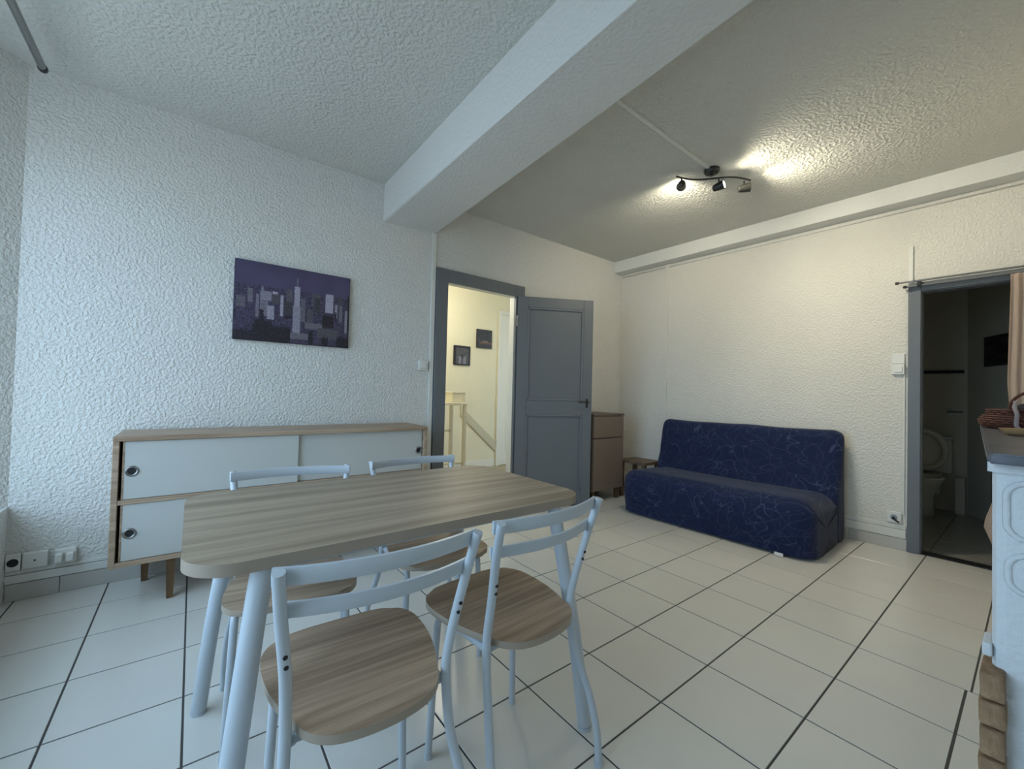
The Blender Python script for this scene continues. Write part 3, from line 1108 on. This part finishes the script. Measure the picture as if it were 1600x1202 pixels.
# ------------------------------------------------------------------ city canvas
def skyline(u, v):
    """night skyline in violet greys: dark sky, lit towers, dark foreground"""
    n1 = noise.noise(Vector((u * 5, v * 3, 0)))
    n2 = noise.noise(Vector((u * 46, v * 40, 5)))
    n3 = noise.noise(Vector((u * 110, v * 90, 9)))
    base_ = (84, 76, 108)
    if v > 0.70:
        k = 0.92 + 0.12 * n1 - 0.35 * max(0, v - 0.85)
        col = [c * k for c in base_]
    else:
        k = 0.86 + 0.42 * n2 + 0.34 * n3
        col = [78 * k, 70 * k, 96 * k]
    # (x0, x1, y0, y1, brightness)
    B = [(0.02, 0.08, 0.40, 0.55, 110), (0.10, 0.14, 0.48, 0.66, 120), (0.17, 0.19, 0.30, 0.60, 130), (0.20, 0.33, 0.52, 0.64, 150),
         (0.205, 0.225, 0.40, 0.70, 150), (0.20, 0.27, 0.32, 0.52, 128), (0.255, 0.32, 0.28, 0.46, 168), (0.29, 0.36, 0.50, 0.66, 88),
         (0.30, 0.34, 0.62, 0.655, 180), (0.365, 0.395, 0.34, 0.62, 178), (0.40, 0.47, 0.38, 0.60, 70), (0.42, 0.47, 0.55, 0.72, 100),
         (0.485, 0.535, 0.10, 0.76, 176), (0.478, 0.545, 0.10, 0.50, 158), (0.50, 0.52, 0.76, 0.88, 120),
         (0.545, 0.585, 0.30, 0.62, 112), (0.60, 0.66, 0.24, 0.48, 92), (0.64, 0.72, 0.52, 0.70, 96), (0.67, 0.715, 0.44, 0.66, 70),
         (0.765, 0.845, 0.46, 0.73, 182), (0.86, 0.885, 0.40, 0.60, 158), (0.88, 0.93, 0.56, 0.72, 84), (0.90, 0.93, 0.36, 0.60, 120),
         (0.955, 0.985, 0.20, 0.52, 150), (0.58, 0.74, 0.22, 0.30, 118), (0.46, 0.63, 0.06, 0.14, 118), (0.70, 0.90, 0.10, 0.24, 92)]
    for x0, x1, y0, y1, b in B:
        if x0 <= u <= x1 and y0 <= v <= y1:
            k = b * (0.90 + 0.22 * n3 + 0.10 * n2)
            col = [k, k * 0.96, k * 1.06]
    D = [(0.0, 0.14, 0.0, 0.12), (0.14, 0.46, 0.0, 0.20), (0.20, 0.235, 0.15, 0.40), (0.16, 0.30, 0.15, 0.26), (0.62, 0.66, 0.0, 0.18),
         (0.74, 0.85, 0.26, 0.42), (0.86, 0.875, 0.36, 0.48), (0.74, 0.80, 0.0, 0.12), (0.88, 1.0, 0.0, 0.14), (0.40, 0.47, 0.32, 0.36), (0.985, 1.0, 0.2, 0.75)]
    for x0, x1, y0, y1 in D:
        if x0 <= u <= x1 and y0 <= v <= y1 + 0.05 * n2:
            k = 36 + 18 * n2 + 10 * n3
            col = [k * 1.05, k * 0.92, k * 1.2]
    return tuple(max(6, min(210, c)) for c in col)


canvas('city_canvas', 'violet grey night city skyline canvas above the sideboard', 0.540, YA, 1.658, 0.708, 0.515, skyline, 120, 84, 0.028)

# ------------------------------------------------------------------ sofa
sofa = thing('sofa', 'low navy blue sofa under a scribble-patterned slip cover', 'sofa', (3.283, 1.690, 0), ANG_B)


def block(prof, half, rad, seedv, amp, nsec=44, dense=5):
    """loft a closed x-z profile along y with rounded ends"""
    P = []
    n = len(prof)
    for i in range(n):
        for k in range(dense):
            t = k / dense
            a, b, c, d = [Vector(prof[(i + q) % n]) for q in (-1, 0, 1, 2)]
            P.append(0.5 * ((2 * b) + (c - a) * t + (2 * a - 5 * b + 4 * c - d) * t * t + (3 * b - a - 3 * c + d) * t ** 3))
    n = len(P)
    ar = sum(P[i].x * P[(i + 1) % n].y - P[(i + 1) % n].x * P[i].y for i in range(n))
    sg = 1 if ar > 0 else -1
    NR = []
    for i in range(n):
        tdir = (P[(i + 1) % n] - P[i - 1]).normalized()
        NR.append(Vector((tdir.y, -tdir.x)) * sg)
    ys = []
    m = 9
    for i in range(m):
        a = PI / 2 * i / m
        ys.append((-half + rad * (1 - math.sin(a)), rad * (1 - math.cos(a))))
    ys = [(-half + rad * (1 - math.cos(PI / 2 * i / m)), rad * (1 - math.sin(PI / 2 * i / m))) for i in range(m + 1)]
    mid = [(-half + rad + (2 * half - 2 * rad) * i / (nsec - 2 * m), 0.0) for i in range(1, nsec - 2 * m)]
    ysec = ys + mid + [(-y, d) for y, d in reversed(ys)]
    bm = bmesh.new()
    rings = []
    cen = sum(P, Vector((0, 0))) / n
    for y, dd in ysec:
        ring = []
        for p, nn in zip(P, NR):
            q = p - nn * dd * 0.9
            lo = min(1.0, max(0.0, (p.y - 0.04) / 0.20))
            lo = lo * lo * (3 - 2 * lo)                    # near the floor the end is rounded in plan only
            qx = p.x + math.copysign(min(dd * 0.9, abs(cen.x - p.x)), cen.x - p.x)
            q = Vector((qx + (q.x - qx) * lo, p.y + (q.y - p.y) * lo))
            w = noise.noise(Vector((q.x * 5, y * 2.2, q.y * 5 + seedv))) * amp + noise.noise(Vector((q.x * 16 + 3, y * 4, q.y * 14 + seedv))) * amp * 0.45
            q = q + nn * w
            ring.append(bm.verts.new((q.x, y, max(q.y, 0.004))))
        rings.append(ring)
    for a, b in zip(rings, rings[1:]):
        for j in range(n):
            bm.faces.new((a[j], a[(j + 1) % n], b[(j + 1) % n], b[j]))
    for ring, rev in ((rings[0], True), (rings[-1], False)):
        c = bm.verts.new(sum((v.co for v in ring), Vector()) / n)
        for j in range(n):
            bm.faces.new((ring[j], ring[(j + 1) % n], c))
    return bm


HALF = 0.772
seat_p = [(0.035, 0.012), (0.0, 0.05), (-0.022, 0.20), (-0.005, 0.335), (0.035, 0.385), (0.10, 0.405), (0.35, 0.395), (0.58, 0.378), (0.70, 0.37), (0.74, 0.20),
          (0.74, 0.012), (0.40, 0.010)]
back_p = [(0.60, 0.012), (0.585, 0.20), (0.600, 0.36), (0.650, 0.52), (0.690, 0.70), (0.715, 0.80), (0.745, 0.848), (0.79, 0.862), (0.83, 0.84), (0.845, 0.76),
          (0.850, 0.40), (0.855, 0.012)]
s1 = obj('seat', block(seat_p, HALF - 0.005, 0.14, 1.0, 0.010), M_NAVY, sofa, smooth=True)
s2 = obj('backrest', block(back_p, HALF, 0.075, 7.0, 0.012), M_NAVY, sofa, smooth=True)
bm = bx(-0.034, -0.030, -0.60, -0.545, 0.006, 0.030, 0.001, 1)
tg = obj('care_tag', bm, M_WHITE, sofa)
tg['label'] = 'white sewn tag'

# ------------------------------------------------------------------ taupe chest and low table in the corner
cs = thing('chest_of_drawers', 'taupe chest of drawers in the corner behind the grey door', 'chest', (3.205, 2.755, 0))
CW, CD = 0.488, 0.37
obj('body', bx(0.0, CW, 0.022, CD, 0.115, 0.885, 0.002), M_TAUPE2, cs)
obj('top', bx(-0.004, CW + 0.004, -0.002, CD + 0.004, 0.8853, 0.906, 0.002), M_TAUPE2, cs)
obj('drawer', bx(0.004, CW - 0.004, 0.0, 0.0215, 0.660, 0.880, 0.002), M_TAUPE, cs)
obj('drawer', bx(0.004, CW - 0.004, 0.0, 0.0215, 0.120, 0.650, 0.002), M_TAUPE, cs)
for lx in (0.05, CW - 0.05):
    for ly in (0.05, CD - 0.05):
        obj('foot', bx(lx - 0.02, lx + 0.02, ly - 0.02, ly + 0.02, 0, 0.115, 0.003), M_WALNUT, cs)
lt = thing('end_table', 'low dark wooden end table between taupe chest and blue sofa', 'table', (3.90, 2.68, 0))
obj('table_top', bx(-0.16, 0.13, -0.16, 0.17, 0.372, 0.402, 0.003), M_LOWWOOD, lt)
for lx in (-0.135, 0.105):
    for ly in (-0.135, 0.145):
        obj('leg', bx(lx - 0.02, lx + 0.02, ly - 0.02, ly + 0.02, 0, 0.372, 0.003), M_LOWWOOD, lt)

# ------------------------------------------------------------------ sockets and switches
def socket_l(name, label, cat, x0, x1, z0, z1, kind):
    t = thing(name, label, cat, ((x0 + x1) / 2, YA, (z0 + z1) / 2))
    w, h = (x1 - x0) / 2, (z1 - z0) / 2
    obj('plate', bx(-w, w, -0.024, -0.0005, -h, h, 0.005), M_WHITE, t)
    if kind == 'socket':
        bm = bmesh.new()
        lathe(bm, [(0.02, -0.0010), (0.02, 0)], 20, (0, -0.024, 0), 'Y')
        obj('socket_well', bm, M_DARK, t)
    elif kind == 'dot':
        bm = bmesh.new()
        lathe(bm, [(0.004, -0.0015), (0.004, 0)], 12, (0, -0.024, 0), 'Y')
        obj('screw', bm, M_DARK, t)
    elif kind == 'double':
        for q in (-0.5, 0.5):
            obj('plug', bx(q * w - 0.014, q * w + 0.014, -0.055, -0.0245, -0.024, 0.020, 0.004), M_WHITE, t)
    else:
        obj('rocker', bx(-w * 0.6, w * 0.6, -0.030, -0.0245, -h * 0.6, h * 0.6, 0.003), M_WHITE, t)


socket_l('wall_socket', 'white socket low on the left wall, nearest the window corner', 'socket', -0.715 + 0.012, -0.652, 0.152, 0.236, 'socket')
socket_l('junction_box', 'wide white blanking box between two sockets on the left wall', 'socket', -0.648, -0.560, 0.152, 0.234, 'dot')
socket_l('double_socket', 'white socket with two plugs just left of the sideboard', 'socket', -0.538, -0.458, 0.152, 0.230, 'double')
socket_l('light_switch', 'white light switch beside the grey door casing', 'switch', 1.462, 1.545, 1.270, 1.352, 'switch')

BK = lambda y: Vector((xw(y), y, 0))
sw = thing('wall_switch', 'white two-piece light switch beside the toilet doorway', 'switch', (xw(0.65), 0.65, 1.39), ANG_B)
obj('plate', bx(-0.012, -0.0005, -0.036, 0.036, 0.004, 0.078, 0.004), M_WHITE, sw)
obj('plate', bx(-0.024, -0.0005, -0.036, 0.036, -0.078, 0.0, 0.004), M_WHITE, sw)
obj('rocker', bx(-0.030, -0.0245, -0.024, 0.024, -0.062, -0.016, 0.003), M_WHITE, sw)
so = thing('power_socket', 'white power socket low beside the toilet doorway', 'socket', (xw(0.668), 0.668, 0.236), ANG_B)
obj('plate', bx(-0.016, -0.0005, -0.042, 0.042, -0.042, 0.042, 0.005), M_WHITE, so)
bm = bmesh.new()
lathe(bm, [(0.021, -0.001), (0.021, 0)], 20, (-0.016, 0, 0), 'X')
obj('socket_well', bm, M_STEEL, so)
bm = bmesh.new()
tube(bm, catmull([(-0.018, 0.0, 0.0), (-0.035, 0.005, -0.005), (-0.035, -0.03, -0.03)], 4), 0.006, 8)
obj('plug', bm, M_DARK, so)

# ------------------------------------------------------------------ ceiling spotlights
M_LENS = bpy.data.materials.new('lamp_lens')
M_LENS.use_nodes = True
be = bsdf(M_LENS)
be.inputs['Base Color'].default_value = (1, 1, 1, 1)
be.inputs['Emission Color'].default_value = (1.0, 0.93, 0.74, 1)
be.inputs['Emission Strength'].default_value = 14.0
lamp = thing('spotlight_bar', 'dark metal three-headed spotlight bar on the ceiling', 'ceiling lamp', (2.835, 1.412, ZC))
bm = bmesh.new()
lathe(bm, [(0.050, 0), (0.050, -0.018), (0.044, -0.028), (0.012, -0.030), (0.010, -0.048)], 24)
auto_smooth(obj('ceiling_rose', bm, M_DKSTEEL, lamp))
A_, B_ = Vector((2.655, 1.575, 2.664)), Vector((3.100, 1.265, 2.664))
org = Vector((2.835, 1.412, ZC))
bm = bmesh.new()
md = (A_ + B_) / 2
pth = []
for i in range(17):
    q = i / 16
    p = A_.lerp(B_, q)
    side = Vector((0.57, 0.82, 0)) * (0.030 * math.sin(2 * PI * q))
    pth.append(p + side - org)
tube(bm, pth, 0.006, 8)
auto_smooth(obj('bar', bm, M_DKSTEEL, lamp))
HEADS = [((2.700, 1.560, 2.612), (0.78, 0.55, 0.16)), ((2.905, 1.395, 2.606), (0.16, -0.90, 0.14)), ((3.060, 1.290, 2.604), (0.62, -0.74, 0.12))]
for (hp, dv), beam_w in zip(HEADS, BEAM_W):
    hp, dv = Vector(hp), Vector(dv).normalized()
    q = dv.to_track_quat('Z', 'Y').to_matrix().to_4x4()
    q.translation = hp - org
    bm = bmesh.new()
    tube(bm, [hp - org + Vector((0, 0, 0.052)), hp - org + Vector((0, 0, 0.02))], 0.005, 8, Vector((1, 0, 0)))
    obj('stem', bm, M_DKSTEEL, lamp)
    bm = bmesh.new()
    lathe(bm, [(0.012, -0.042), (0.022, -0.036), (0.027, -0.010), (0.031, 0.030), (0.033, 0.036), (0.029, 0.036), (0.026, 0.030)], 20)
    bm.transform(q)
    h = auto_smooth(obj('spot_head', bm, M_DKSTEEL, lamp))
    bm = bmesh.new()
    lathe(bm, [(0.0255, 0.031), (0.0255, 0.034), (0.015, 0.039)], 20)
    bm.transform(q)
    auto_smooth(obj('bulb', bm, M_LENS, h))
    down = Vector((dv.x * 0.75, dv.y * 0.75, -0.62)).normalized()
    for nm_, w_l, size, bl, d_l in (('spot_beam_light', beam_w, 105, 0.85, dv), ('spot_spill_light', SPOT_W, 165, 1.0, down)):
        ld = bpy.data.lights.new(nm_, 'SPOT')
        ld.energy = w_l
        ld.color = (1.0, 0.91, 0.70)
        ld.spot_size = math.radians(size)
        ld.spot_blend = bl
        ld.shadow_soft_size = 0.02
        lo_ = bpy.data.objects.new(nm_, ld)
        lo_.location = hp + dv * 0.055
        lo_.rotation_euler = d_l.to_track_quat('-Z', 'Y').to_euler()
        COL.objects.link(lo_)

# ------------------------------------------------------------------ curtain rods
rod = thing('curtain_rod', 'grey curtain rod with end knob high above the window', 'curtain rod', (-0.615, 0, 2.60))
bm = bmesh.new()
tube(bm, [(0, 0.0, 0), (0, 2.915, 0)], 0.015, 12)
auto_smooth(obj('rod', bm, M_STEEL, rod))
bm = bmesh.new()
lathe(bm, [(0.012, 0), (0.017, 0.004), (0.019, 0.016), (0.017, 0.028), (0.008, 0.034)], 16, (0, 2.912, 0), 'Y')
auto_smooth(obj('end_knob', bm, M_DKSTEEL, rod))
for yy in (0.15, 1.60):
    bm = bmesh.new()
    tube(bm, [(-0.088, yy, 0.0), (0.0, yy, 0.0)], 0.008, 8)
    obj('bracket', bm, M_STEEL, rod)
dr = thing('curtain_rod', 'double thin curtain rod above the toilet doorway', 'curtain rod', (XW0, 0, 1.990), ANG_B)
for xo, y0, y1, dz in ((-0.085, 0.045, 0.640, 0.0), (-0.060, 0.02, 0.600, -0.030)):
    bm = bmesh.new()
    tube(bm, [(xo, y0 - 0.14, dz), (xo, y1, dz)], 0.007, 10)
    auto_smooth(obj('rod', bm, M_STEEL, dr))
    bm = bmesh.new()
    lathe(bm, [(0.007, 0), (0.011, 0.003), (0.011, 0.018), (0.006, 0.022)], 12, (xo, y1, dz), 'Y')
    auto_smooth(obj('end_knob', bm, M_DKSTEEL, dr))
for yy in (0.535, -0.04):
    obj('bracket', bx(-0.090, 0.0, yy - 0.010, yy + 0.010, -0.034, 0.004, 0.002), M_DKSTEEL, dr)

# curtain drawn aside
bm = bmesh.new()
NZ, NY = 46, 60
edge = [(1.975, 0.112), (1.85, 0.112), (1.50, 0.120), (1.24, 0.125), (1.0, 0.11), (0.8, 0.115), (0.55, 0.165), (0.36, 0.215), (0.30, 0.225), (0.24, 0.205), (0.18, 0.185)]


def edge_y(z):
    for (za, ya), (zb, yb) in zip(edge, edge[1:]):
        if za >= z >= zb:
            return ya + (yb - ya) * (za - z) / (za - zb)
    return edge[-1][1]


rows = []
for j in range(NZ + 1):
    z = 1.951 - (1.951 - 0.18) * j / NZ
    ye = edge_y(z)
    row = []
    for i in range(NY + 1):
        q = i / NY
        y = ye + (-0.10 - ye) * q
        x = -0.085 + 0.011 * math.sin(q * 2 * PI * 5.5 + 0.6 * math.sin(z * 3)) * (0.7 + 0.3 * q) + 0.006 * noise.noise(Vector((q * 4, z * 2, 0)))
        row.append(bm.verts.new((x, y, z)))
    rows.append(row)
for a, b in zip(rows, rows[1:]):
    for i in range(NY):
        bm.faces.new((a[i], a[i + 1], b[i + 1], b[i])).smooth = True
g = bm.faces[:]
bmesh.ops.solidify(bm, geom=g, thickness=0.003)
cur = obj('door_curtain', bm, M_CURT, loc=(XW0, 0, 0), rz=ANG_B, smooth=True)
tag(cur, 'pink beige curtain gathered at the right of the toilet doorway', 'curtain')

# ------------------------------------------------------------------ fireplace at the right edge
M_PLAST = plaster('fireplace_plaster', rgb(214, 218, 220), 70, 0.35, 0.004)
FX = 1.33
FPY = lambda x: 0.0600 + 0.042 * (x - FX)      # front line of the body
fp = thing('fireplace', 'white plastered fireplace with a blue grey stone mantel shelf', 'fireplace', (FX, 0, 0))
bm = bmesh.new()
prism(bm, [(0.0, DEN(FX) + 0.001), (1.62, DEN(FX + 1.62) + 0.001), (1.62, FPY(FX + 1.62)), (0.018, FPY(FX)), (0.006, FPY(FX) - 0.006), (0.0, FPY(FX) - 0.020)], 0, 0.962)
obj('body', bm, M_PLAST, fp)
bm = bmesh.new()
prism(bm, [(-0.010, DEN(FX) + 0.001), (1.64, DEN(FX + 1.62) + 0.001), (1.64, FPY(FX + 1.62) + 0.012), (0.0, FPY(FX) + 0.006), (-0.010, FPY(FX) - 0.004)], 0.9622, 0.982)
obj('plaster_cap', bm, M_PLAST, fp)
bm = bmesh.new()
prism(bm, [(-0.05, DEN(FX) + 0.001), (1.77, DEN(FX + 1.77) + 0.001), (1.77, 0.178), (-0.042, 0.064), (-0.05, 0.058)], 0.9825, 1.004)
es = [e for e in bm.edges if abs(e.verts[0].co.z - e.verts[1].co.z) < 1e-5]
bmesh.ops.bevel(bm, geom=es, offset=0.004, segments=2, affect='EDGES')
obj('mantel_shelf', bm, M_STONE, fp)
# raised rounded panels on the near cheek
for y0, y1, z0, z1 in ((-0.30, 0.040, 0.829, 0.945), (-0.30, 0.038, 0.720, 0.80)):
    pts = []
    for x, z in rrect(y1 - y0, z1 - z0, 0.030, 6):
        pts.append(Vector((0.0, (y0 + y1) / 2 + x, (z0 + z1) / 2 + z)))
    bm = bmesh.new()
    R = []
    n = len(pts)
    for i, p in enumerate(pts):
        td = (pts[(i + 1) % n] - pts[i - 1]).normalized()
        s = td.cross(Vector((1, 0, 0)))
        R.append([bm.verts.new(p + s * a + Vector((b, 0, 0))) for a, b in ((-0.006, 0.001), (-0.004, -0.004), (0.004, -0.004), (0.006, 0.001))])
    for i in range(n):
        a, b = R[i], R[(i + 1) % n]
        for k in range(4):
            bm.faces.new((a[k], a[(k + 1) % 4], b[(k + 1) % 4], b[k])).smooth = True
    obj('relief_moulding', bm, M_PLAST, fp)
# brown bricks at the foot of the near cheek
bz = 0.0
k = 0
while bz < 0.555:
    hgt = 0.056 + 0.004 * math.sin(k * 2.1)
    if bz + hgt > 0.577:
        hgt = 0.574 - bz
    bm = bmesh.new()
    box(bm, (0, 0, 0), (0.10, 0.0355 + 0.0015 * math.sin(k * 3.3), hgt - 0.004), 0.005, 2)
    for v in bm.verts:
        v.co += Vector((0, 1, 0)) * 0.002 * noise.noise(Vector((v.co.x * 20, k, v.co.z * 30)))
    o = obj('brick', bm, M_BRICK, fp, loc=(1.335 - FX + 0.002 * math.sin(k * 5), 0.0568, bz + hgt / 2))
    o.rotation_euler = (math.radians(-3 * (0.6 + 0.4 * math.sin(k * 1.7))), 0, 0)
    bz += hgt
    k += 1
obj('plaster_block', bx(0.0, 0.07, FPY(FX) - 0.001, 0.0735, 0.575, 0.602, 0.004), M_PLAST, fp)

# things on the mantel
M_WICK = mat('red_brown_wicker', rgb(78, 40, 28), 0.7)
M_NAVYC = mat('dark_navy_cloth', rgb(24, 26, 44), 0.8)
M_TAN = mat('tan_straw', rgb(176, 142, 100), 0.8)
M_PALE = mat('pale_cloth', rgb(150, 140, 140), 0.8)
bk = thing('wicker_basket', 'dark brown oval wicker basket with hoop handle on the mantel', 'basket', (2.68, 0.005, 1.0042), 0.2)
bm = bmesh.new()
NB = 44
for i in range(9):                              # woven strands
    z = 0.008 + i * 0.0085
    rx = 0.118 + 0.022 * math.sin(PI * min(1, (i + 1) / 7))
    pts = []
    for j in range(NB):
        a = 2 * PI * j / NB
        wob = 0.004 * (1 if (j + i) % 2 else -1)
        pts.append(Vector(((rx + wob) * math.cos(a), (rx + 0.01 + wob) * math.sin(a), z)))
    R = []
    for j, p in enumerate(pts):
        td = (pts[(j + 1) % NB] - pts[j - 1]).normalized()
        s = td.cross(Vector((0, 0, 1)))
        R.append([bm.verts.new(p + s * 0.005 * math.cos(b) + Vector((0, 0, 0.0055 * math.sin(b)))) for b in [2 * PI * q / 5 for q in range(5)]])
    for j in range(NB):
        a, b = R[j], R[(j + 1) % NB]
        for q in range(5):
            bm.faces.new((a[q], a[(q + 1) % 5], b[(q + 1) % 5], b[q])).smooth = True
lathe(bm, [(0.118, 0.001), (0.118, 0.008)], 32)
ww = obj('woven_body', bm, M_WICK, bk)
ww['kind'] = 'stuff'
bm = bmesh.new()
pth = [(-0.09 + 0.03 * math.sin(PI * i / 20), -0.02 + 0.105 * math.cos(PI * i / 20), 0.078 + 0.085 * math.sin(PI * i / 20)) for i in range(21)]
tube(bm, pth, 0.0055, 8, Vector((1, 0, 0)))
auto_smooth(obj('handle', bm, M_WICK, bk))
bm = bmesh.new()
bmesh.ops.create_icosphere(bm, subdivisions=4, radius=1.0)
for v in bm.verts:
    d = v.co.normalized()
    k = 1 + 0.16 * noise.noise(d * 2.2) + 0.06 * noise.noise(d * 7)
    v.co = Vector((d.x * 0.074 * k, d.y * 0.074 * k, 0.066 + d.z * 0.042 * k))
cl = obj('cloth_bundle', bm, M_NAVYC, loc=(2.675, 0.003, 1.0042), smooth=True)
tag(cl, 'crumpled dark navy cloth lying in the wicker basket', 'cloth')
bm = bmesh.new()
pth = catmull([(-0.100, 0.055, 0.112), (-0.128, 0.056, 0.085), (-0.150, 0.050, 0.060), (-0.155, 0.052, 0.020), (-0.152, 0.044, 0.003)], 5)
sweep(bm, pth, [(-0.006, -0.002), (0.006, -0.002), (0.006, 0.002), (-0.006, 0.002)], Vector((1, 0, 0)))
st_ = obj('pale_strap', bm, M_PALE, loc=(2.68, 0, 1.0062), smooth=True)
tag(st_, 'pale strap hanging over the front of the wicker basket', 'strap')
cst = thing('straw_dish', 'small tan straw dish on the mantel before the basket', 'dish', (2.12, 0.022, 1.0042))
bm = bmesh.new()
lathe(bm, [(0.035, 0.0), (0.052, 0.010), (0.060, 0.022), (0.056, 0.022), (0.046, 0.010), (0.010, 0.006)], 24)
auto_smooth(obj('dish_body', bm, M_TAN, cst))
bm = bmesh.new()
lathe(bm, [(0.010, 0.0065), (0.014, 0.012), (0.008, 0.018)], 12, (-0.01, 0.012, 0))
obj('stopper', bm, M_WALNUT, cst)
